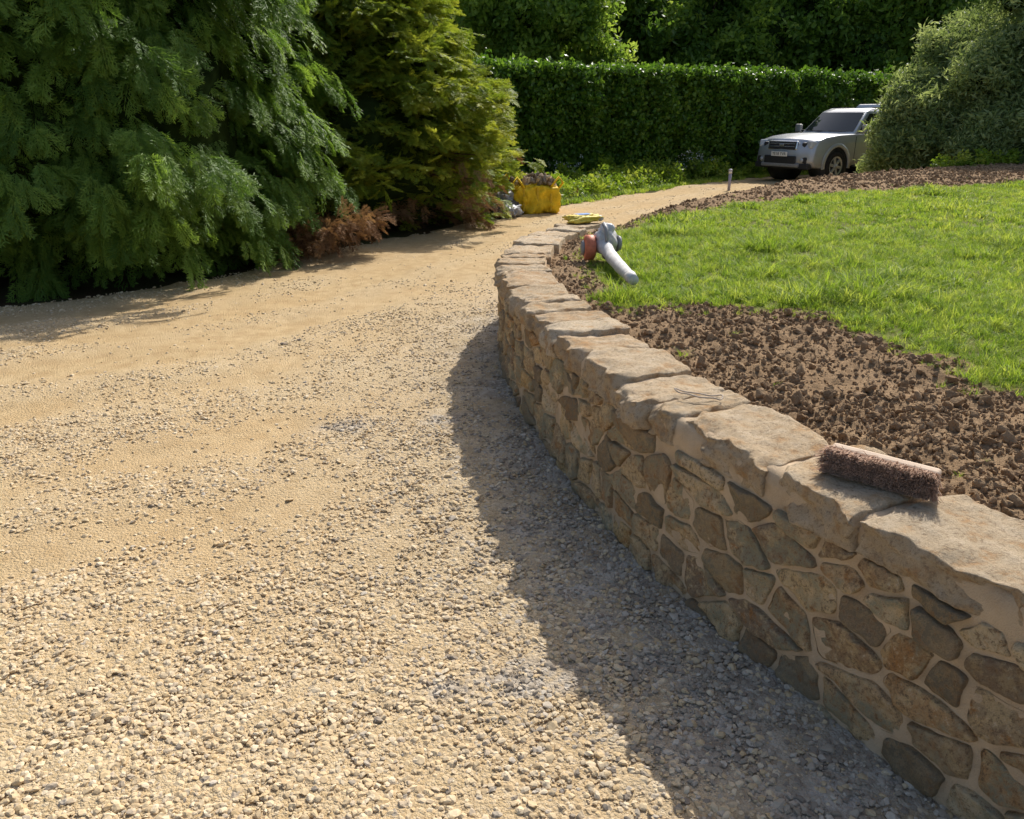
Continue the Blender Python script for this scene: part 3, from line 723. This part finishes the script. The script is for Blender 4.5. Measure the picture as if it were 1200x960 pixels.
# large silvery shrub at right
sb=empty('silver_leaf_shrub',(0,0,0));Q=[]
for i,(a,b,c,d) in enumerate([(12.3,20.3,4.3,2.2),(14.3,20.2,4.9,2.4),(10.6,19.9,3.0,1.5),(16.5,21.5,5.0,2.5),(11.6,19.3,2.0,1.5),(13.4,18.9,1.8,1.5),(9.5,19.6,1.7,1.0),(10.3,19.0,1.2,1.0)]):
    Q.append(broadleaf(sb,(a,b),c,d,400+i,30,60,z0=.08,zoff=.25,spread=(.5,1.5),rr_=(.16,.32),ck=.6))
P=np.vstack(Q);n=len(P);scatter('foliage',SC,P,rng.uniform(0,6.28,(n,3)),rng.uniform(.7,1.25,n),None,sb)
n=600;px=rng.uniform(8.6,17,n);py=17.7+.30*(px-9)+rng.normal(0,.35,n)
gz=gardH(px,py,False)[0];bp=empty('border_plants',(0,0,0))
scatter('foliage',VC,np.c_[px,py,gz+rng.random(n)*.25],rng.uniform(0,6.28,(n,3)),rng.uniform(.5,1.0,n),None,bp)
print('veg',time.time()-T0)

# ---------------------------------------------------------------- pickup truck
m=MM('silver_paint',.32,.5);m.b.inputs['Metallic'].default_value=.35;m.b.inputs['Coat Weight'].default_value=.4
tc=m.obj();sx=m.N.new('ShaderNodeSeparateXYZ');m.L.new(tc,sx.inputs[0])
d1=m.math('MULTIPLY',m.ramp(sx.outputs[2],[(.42,.8),(.85,.0)]),m.ramp(m.noise(tc,4,5),[(.3,.25),(.7,1.0)]))
m.col(m.mix(d1,(.47,.50,.53),(.34,.27,.19)));m.L.new(m.ramp(d1,[(0,.28),(1,.8)]),m.b.inputs['Roughness']);PAINT=m.m
DARK=simple('dark_plastic',(.03,.03,.032),.6);GLS=MM('car_glass',.05,.6).col((.02,.026,.028)).m
TYRE=simple('tyre',(.035,.032,.03),.9,.1,0,.3);RIM=simple('alloy',(.45,.44,.43),.35,.5,.5)
CHR=simple('chrome',(.65,.66,.68),.2,.5,.8);LAMP=MM('lamp_glass',.08,.7).col((.5,.53,.56)).m;AMB=simple('amber',(.6,.2,.02),.3)
LGREY=simple('grey_bumper',(.25,.25,.25),.6);PLATE=simple('plate_white',(.82,.82,.78),.5,.4,0,.03)
CR=math.radians(211)
car=empty('pickup_truck',(6.98+2.6*math.cos(CR-math.pi),21.5+2.6*math.sin(CR-math.pi),0.0),CR)
def loft(name,rings,mat,bev=.03):
    V=[];F=[];n=len(rings[0])
    for r_ in rings: V+=r_
    for k in range(len(rings)-1):
        for j in range(n):
            F.append((k*n+j,k*n+(j+1)%n,(k+1)*n+(j+1)%n,(k+1)*n+j))
    F+=[tuple(range(n-1,-1,-1)),tuple(range((len(rings)-1)*n,len(rings)*n))]
    o=mk(name,V,F,mat,car)
    bm=bmesh.new();bm.from_mesh(o.data);bmesh.ops.recalc_face_normals(bm,faces=bm.faces);bm.to_mesh(o.data);bm.free()
    if bev:
        q=o.modifiers.new('b','BEVEL');q.width=bev;q.segments=3;q.limit_method='ANGLE';q.angle_limit=math.radians(32)
    o.data.polygons.foreach_set('use_smooth',[True]*len(o.data.polygons))
    return o
HX=1.58
pf=[(-2.62,.60),(-2.62,1.0),(-2.58,1.20),(-1.04,1.20),(-1.0,1.19),(.90,1.17),(1.5,1.15),(2.05,1.10),(2.34,1.02),(2.45,.88),(2.50,.68),(2.52,.50),(2.44,.38),(2.14,.34)]
pf+=[(HX+.48*math.cos(math.radians(t)),.40+.48*math.sin(math.radians(t))) for t in range(0,181,15)]
pf+=[(1.06,.38),(-1.0,.38)]
pf+=[(-HX+.48*math.cos(math.radians(t)),.40+.48*math.sin(math.radians(t))) for t in range(0,181,15)]
pf+=[(-2.14,.50)]
rings=[]
for yy in(-.93,-.80,-.45,0,.45,.80,.93):
    rg=[]
    for (a,b) in pf:
        xx=a+(.12*(1-(yy/.93)**2)-.06*(abs(yy)>.9) if a>1.95 else 0);z_=b+(.045*(1-(yy/.93)**2) if (b>1.0 and a>.9) else 0)
        y2=yy*(.96 if b>1.05 else 1.0);rg.append((xx,y2,z_))
    rings.append(rg)
loft('body_shell',rings,PAINT,.035)
def ring(x0,x1,yw,z,fr=0): return [(x1,-yw,z),(x1+fr,-yw*.5,z),(x1+fr*1.3,0,z),(x1+fr,yw*.5,z),(x1,yw,z),(x0,yw,z),(x0,-yw,z)]
Z0,Z1,Z2=1.17,1.72,1.80
loft('cab',[ring(-1.03,.92,.86,Z0-.02,.08),ring(-1.01,.30,.71,Z1,.06),ring(-.93,.10,.62,Z2,.05)],PAINT,.04)
loft('canopy',[ring(-2.58,-1.10,.87,1.19),ring(-2.52,-1.10,.77,1.80),ring(-2.42,-1.16,.68,1.92)],PAINT,.04)
def panel(name,q,mat,off=.008):
    q=[Vector(v) for v in q];nrm=(q[1]-q[0]).cross(q[2]-q[0]).normalized();c=sum(q,Vector())/len(q)
    if nrm.dot(c-Vector((-.4,0,1.2)))<0: nrm=-nrm
    return mk(name,[v+nrm*off for v in q],[tuple(range(len(q)))],mat,car)
def lerp(a,b,t): return Vector(a)+(Vector(b)-Vector(a))*t
A0=[(.92,-.86,Z0-.02),(1.0,-.43,Z0-.02),(1.024,0,Z0-.02),(1.0,.43,Z0-.02),(.92,.86,Z0-.02)]
A1_=[(.30,-.71,Z1),(.36,-.355,Z1),(.378,0,Z1),(.36,.355,Z1),(.30,.71,Z1)]
V=[]
for (a,b) in zip(A0,A1_):
    lo=lerp(a,b,.12);hi=lerp(a,b,.94)
    for v in(lo,hi): v.y*=.92;v+=Vector((.012,0,.012));V.append(v)
mk('windscreen',V,[(2*i,2*i+2,2*i+3,2*i+1) for i in range(4)],GLS,car,True)
for sgn in(-1,1):
    def sp(x,t): return (x,sgn*(.86-.15*t),Z0-.02+(Z1-Z0+.02)*t)
    panel('front_side_window',[sp(.72,.12),sp(-.12,.12),sp(-.12,.90),sp(.24,.90)],GLS)
    panel('rear_side_window',[sp(-.20,.12),sp(-.92,.12),sp(-.90,.90),sp(-.20,.90)],GLS)
    def cp(x,t): return (x,sgn*(.87-.10*t),1.19+.61*t)
    panel('canopy_window',[cp(-1.25,.20),cp(-2.35,.20),cp(-2.32,.85),cp(-1.25,.85)],GLS)
    for xx in(.90,-.16,-.98): box('door_seam',(xx,sgn*.931,.78),(.012,.006,.66),DARK,car)
    for xx in(.02,-.82): box('door_handle',(xx,sgn*.935,1.03),(.16,.03,.035),CHR,car,.008)
    box('sill_step',(0,sgn*.95,.38),(1.9,.10,.05),DARK,car,.015)
    box('mirror_arm',(.74,sgn*.95,1.23),(.06,.16,.04),DARK,car,.01)
    box('mirror',(.76,sgn*1.07,1.29),(.11,.2,.22),PAINT,car,.04)
    box('headlight',(2.36,sgn*.70,.92),(.20,.38,.20),LAMP,car,.05,(0,math.radians(-12),sgn*math.radians(-20)))
    box('headlight_inner',(2.45,sgn*.62,.915),(.13,.14,.13),DARK,car,.04,(0,0,sgn*math.radians(-14)))
    box('indicator',(2.31,sgn*.86,.92),(.12,.06,.13),AMB,car,.02,(0,0,sgn*math.radians(-25)))
    box('fog_lamp_recess',(2.52,sgn*.66,.55),(.08,.28,.15),DARK,car,.03,(0,0,sgn*math.radians(-12)))
    tube('fog_lamp',[(2.55,sgn*.66,.55),(2.58,sgn*.66,.55)],.05,LAMP,car,12)
    for wx in(HX,-HX):
        V=[];F=[]
        for k,t in enumerate(range(-8,189,7)):
            c_,s_=math.cos(math.radians(t)),math.sin(math.radians(t))
            for rr,yy in((.465,.90),(.465,.965),(.52,.965),(.555,.935)): V.append((wx+rr*c_,sgn*yy,.40+rr*s_))
            if k:
                b_=4*(k-1)
                for j in range(3): F.append((b_+j,b_+4+j,b_+5+j,b_+j+1))
        mk('arch_flare',V,F,PAINT,car,True)
        tube('wheel_well',[(wx,sgn*.45,.42),(wx,sgn*.91,.42)],.465,DARK,car,20)
        V=[];F=[];cs=[(.24,.67),(.34,.67),(.375,.70),(.39,.74),(.39,.86),(.378,.905),(.34,.93),(.26,.93),(.24,.91)];n_=32;m2=len(cs)
        for j in range(n_):
            a=2*math.pi*j/n_
            for rr,yy in cs: V.append((wx+rr*math.cos(a),sgn*(yy+.02),.39+rr*math.sin(a)))
        for j in range(n_):
            for k in range(m2): F.append((j*m2+k,j*m2+(k+1)%m2,((j+1)%n_)*m2+(k+1)%m2,((j+1)%n_)*m2+k))
        mk('tyre',V,F,TYRE,car,True)
        tube('rim_barrel',[(wx,sgn*.72,.39),(wx,sgn*.90,.39)],.235,DARK,car,24)
        for j in range(6):
            a=2*math.pi*j/6+.2
            box('spoke',(wx+.125*math.cos(a),sgn*.925,.39+.125*math.sin(a)),(.21,.03,.07),RIM,car,.008,(0,-a,0))
        tube('hub',[(wx,sgn*.90,.39),(wx,sgn*.95,.39)],.06,RIM,car,12)
        V=[];F=[]
        for j in range(32):
            a=2*math.pi*j/32
            for rr,yy in((.205,.93),(.245,.945)): V.append((wx+rr*math.cos(a),sgn*yy,.39+rr*math.sin(a)))
        for j in range(32): F.append((2*j,2*j+1,2*((j+1)%32)+1,2*((j+1)%32)))
        mk('rim_lip',V,F,RIM,car,True)
box('grille_surround',(2.545,0,.90),(.06,.94,.23),CHR,car,.03,(0,math.radians(-10),0))
box('grille',(2.57,0,.90),(.04,.88,.19),DARK,car,.02,(0,math.radians(-10),0))
for zz_ in(.87,.94): box('grille_bar',(2.595-.15*(zz_-.89),0,zz_),(.02,.82,.014),CHR,car,.004)
box('grille_badge',(2.61,0,.905),(.015,.14,.05),CHR,car,.01)
box('lower_intake',(2.625,0,.55),(.05,1.02,.20),DARK,car,.03)
box('skid_plate',(2.59,0,.42),(.12,1.2,.10),LGREY,car,.03)
box('bumper_lower',(2.49,0,.40),(.18,1.74,.14),DARK,car,.03)
box('number_plate',(2.665,0,.69),(.012,.52,.115),PLATE,car,.004)
tx=bpy.data.curves.new('plate_text','FONT');tx.body='YE18 YVR';tx.size=.105;tx.align_x='CENTER';tx.align_y='CENTER';tx.extrude=.001
to=bpy.data.objects.new('plate_text',tx);LINK(to);to.parent=car;to.location=(2.674,0,.69);to.rotation_euler=(math.pi/2,0,math.pi/2);tx.materials.append(DARK)
for yy in(-.38,.38): box('wiper',(.97,yy,1.235),(.02,.5,.015),DARK,car,0,(0,0,.1))
for sgn in(-1,1): tube('roof_bar',[(-.9,sgn*.62,1.815),(.0,sgn*.62,1.815)],.015,DARK,car,6)
box('rear_bumper',(-2.66,0,.58),(.16,1.75,.16),CHR,car,.03)
box('underbody',(0,0,.44),(4.6,1.3,.16),DARK,car)
print('car',time.time()-T0)

# ---------------------------------------------------------------- bulk bag and sacks
YEL=simple('yellow_woven',(.76,.52,.02),.7,.3,0,.15,14,.01)
bag=empty('bulk_bag',(.36,14.75,0),.25)
def softbox(name,c,h,mat,par,p=4,amp=.05,seed=0,nx=26,rot=(0,0,0)):
    P,F=cubegrid(nx,nx,max(8,nx//2));P=P.copy()
    nrm=(np.abs(P)**p).sum(1)**(1/p);P=P/nrm[:,None]
    a=amp*(fbm(P[:,0]*2.3+seed,P[:,1]*2.3+P[:,2]*1.9,seed,4))+amp*.5*np.abs(fbm(P[:,0]*6+P[:,2]*2,P[:,1]*6,seed+1,3))
    P=P*np.array(h)*(1+a[:,None])
    o=mk(name,P,F,mat,par,True);o.location=c;o.rotation_euler=rot;return o
softbox('bag_body',(0,0,.21),(.40,.36,.24),YEL,bag,6,.34,3,34)
for a in(0,1,2,3):
    sx_,sy_=[(-1,-1),(1,-1),(1,1),(-1,1)][a]
    tube('lifting_loop',[(sx_*.37,sy_*.33,.36),(sx_*.46,sy_*.40,.50),(sx_*.38,sy_*.40,.60),(sx_*.24,sy_*.36,.42)],.02,YEL,bag,6)
for sx_ in(-.25,0,.25): box('side_seam',(sx_,-.385,.22),(.035,.012,.40),simple('bag_webbing',(.62,.42,.03),.8),bag,.004)
RUB=[rockproto('rub%d'%i,simple('rubble_%d'%i,c,.9,.2,0,.3),2,.5,i+40,.4) for i,c in enumerate([(.34,.25,.16),(.24,.21,.18),(.46,.37,.25),(.17,.12,.08)])]
n=240;r=np.random.default_rng(9);a=r.uniform(-1,1,(n,2));scatter('rubble',RUB,np.c_[a[:,0]*.34,a[:,1]*.30,.43+.11*(1-(a**2).sum(1)/2)+r.random(n)*.07],r.uniform(0,6.28,(n,3)),.015+.07*r.random(n)**2,None,bag)
PL=simple('black_plastic',(.05,.052,.055),.35,.5,0,.3,8,.01);WP=simple('white_plastic',(.6,.6,.6),.45,.4,0,.2,8,.01);GP=simple('grey_plastic',(.28,.29,.30),.4,.5,0,.3)
sk=empty('rubble_sack',(-.22,14.2,0),.3)
softbox('sack_body',(0,0,.11),(.30,.2,.12),PL,sk,2.6,.6,5,18);softbox('sack_top',(.10,.08,.25),(.17,.12,.09),GP,sk,2.4,.7,6,14)
sk=empty('rubble_sack',(-.02,13.85,0),1.2);softbox('sack_body',(0,0,.08),(.24,.14,.09),GP,sk,2.6,.6,8,18);softbox('sack_neck',(.22,0,.08),(.08,.05,.05),WP,sk,2.4,.7,9,12)
sk=empty('rubble_sack',(-.05,14.6,0),.5);softbox('sack_body',(0,0,.16),(.16,.2,.17),PL,sk,2.6,.5,11,18);softbox('sack_fold',(0,-.05,.33),(.1,.1,.05),WP,sk,2.4,.7,12,12)
SKY_=simple('blue_print',(.12,.25,.55),.5);YS=simple('yellow_paper',(.74,.58,.10),.6,.3,0,.12)
cs_=empty('cement_sack',(.66,7.62,.665),.5);softbox('sack_body',(0,0,.03),(.17,.11,.035),YS,cs_,3,.4,13,18)
mk('printed_panel',[(-.06,-.05,.071),(.09,-.05,.071),(.09,.05,.071),(-.06,.05,.071)],[(0,1,2,3)],SKY_,cs_)
softbox('sack_end',(.17,.0,.025),(.03,.09,.025),WP,cs_,3,.4,14,10)

# leaf blower
bl=empty('leaf_blower',(.665,5.75,.615),math.atan2(-.95,.09));bl.scale=(.86,.86,.86)
ORG=simple('orange_red_plastic',(.62,.19,.10),.55,.3,0,.25);LG=simple('light_grey_plastic',(.62,.60,.57),.6,.3,0,.2);MG=simple('mid_grey_plastic',(.28,.28,.28),.5,.4,0,.15)
tube('fan_housing',[(-.02,-.17,.11),(-.02,-.155,.11),(-.02,-.09,.11),(-.02,-.075,.11)],[.07,.105,.105,.08],ORG,bl,28)
tube('fan_guard',[(-.02,-.19,.11),(-.02,-.171,.11)],[.045,.065],MG,bl,20)
softbox('engine_cover',(-.06,.02,.15),(.115,.09,.10),LG,bl,3.0,.25,21,18)
softbox('air_filter',(-.05,.03,.26),(.065,.06,.045),WP,bl,2.6,.2,23,12)
softbox('fuel_tank',(-.06,.06,.05),(.09,.06,.05),MG,bl,3,.1,22,12)
tube('starter_cover',[(-.04,.12,.14),(-.04,.15,.14)],[.07,.055],MG,bl,18)
tube('handle',[(-.16,.0,.20),(-.13,0,.27),(-.04,.0,.30),(.06,0,.27),(.10,0,.18)],[.015,.017,.018,.017,.015],MG,bl,10)
tube('blower_tube',[(.0,-.02,.13),(.08,0,.115),(.20,0,.10),(.30,0,.085),(.31,0,.084),(.60,0,.062),(.61,0,.061),(.92,0,.048),(.95,0,.047)],[.07,.06,.05,.048,.053,.046,.05,.040,.046],LG,bl,20)
tube('nozzle',[(.95,0,.047),(.99,0,.046),(1.06,0,.042)],[.046,.042,.038],LG,bl,20)
# broom head
WD=simple('pale_wood',(.66,.50,.36),.7,.3,0,.15,8);BR=simple('brown_bristle',(.48,.33,.24),.85,.12,0,.4,60)
bh=empty('broom_head',(1.0,1.955,.662),math.atan2(-.187,.218))
box('wood_block',(0,.040,.036),(.285,.030,.056),WD,bh,.009,(math.radians(16),0,0))
V=[];F=[];r=random.Random(4)
for i in range(5200):
    x0=r.uniform(-.134,.134);z0=r.uniform(.008,.054);y0=.026
    a=(z0-.032)/.026
    le=(.050+.014*math.sqrt(max(0,1-a*a)))*r.uniform(.82,1.10);dx=r.gauss(0,.18)*le+x0*.10;dz=a*.014+r.gauss(0,.008)
    p0=Vector((x0,y0,z0));p2=Vector((x0+dx,y0-le,max(.001,z0+dz)));p1=(p0+p2)/2+Vector((r.gauss(0,.003),0,dz*.25+r.gauss(0,.002)));w_=.0009;k=len(V)
    for p_ in(p0,p1,p2): V+=[p_+Vector((w_,0,0)),p_+Vector((-w_*.5,0,w_*.86)),p_+Vector((-w_*.5,0,-w_*.86))]
    for rr in(0,3):
        for j in range(3): F.append((k+rr+j,k+rr+(j+1)%3,k+rr+3+(j+1)%3,k+rr+3+j))
    F.append((k+6,k+7,k+8))
mk('bristles',V,F,BR,bh)
# twine on wall
TW=simple('twine',(.50,.42,.34),.9,.1,0,.2)
tp=[]
for i in range(44):
    t=i/43*2*math.pi*1.12;tp.append((.67+.075*math.cos(t)*(1+.1*math.sin(3*t)),2.66+.022*math.sin(t)+.010*math.cos(2*t)-.04*math.cos(t)+.01*math.sin(3*t),.668+.003*math.sin(5*t)))
tube('twine_loop',tp,.0028,TW,None,6)
# bollard light
bo=empty('bollard_light',(5.05,19.0,0));BLK=simple('bollard_grey',(.34,.32,.40),.5)
tube('post',[(0,0,-.05),(0,0,.36)],.035,BLK,bo,12);tube('lamp_head',[(0,0,.36),(0,0,.43)],.04,WP,bo,12);tube('cap',[(0,0,.43),(0,0,.445),(0,0,.46)],[.05,.05,.02],BLK,bo,12)

# ---------------------------------------------------------------- light, sky, camera
sd=Vector((.33,.68,.67)).normalized()
sun=bpy.data.lights.new('sun','SUN');sun.energy=5.0;sun.angle=math.radians(.5);sun.color=(1,.96,.89)
so=bpy.data.objects.new('sun',sun);LINK(so);so.rotation_euler=sd.to_track_quat('Z','Y').to_euler();so.location=(10,10,20)
w=bpy.data.worlds.new('World');scene.world=w;w.use_nodes=True
sk_=w.node_tree.nodes.new('ShaderNodeTexSky');sk_.sky_type='NISHITA';sk_.sun_disc=False
sk_.sun_elevation=math.asin(sd.z);sk_.sun_rotation=math.atan2(sd.x,sd.y);sk_.dust_density=3.5
bg=w.node_tree.nodes['Background'];bg.inputs[1].default_value=.145;w.node_tree.links.new(sk_.outputs[0],bg.inputs[0])
cam=bpy.data.cameras.new('camera');cam.sensor_width=36;cam.lens=27.72;cam.clip_end=1500;cam.clip_start=.05
co=bpy.data.objects.new('camera',cam);LINK(co);co.location=(0,0,1.6);co.rotation_euler=(math.radians(69.6),0,0);scene.camera=co
scene.view_settings.view_transform='Standard';scene.view_settings.look='None';scene.view_settings.exposure=0
print('done',time.time()-T0)
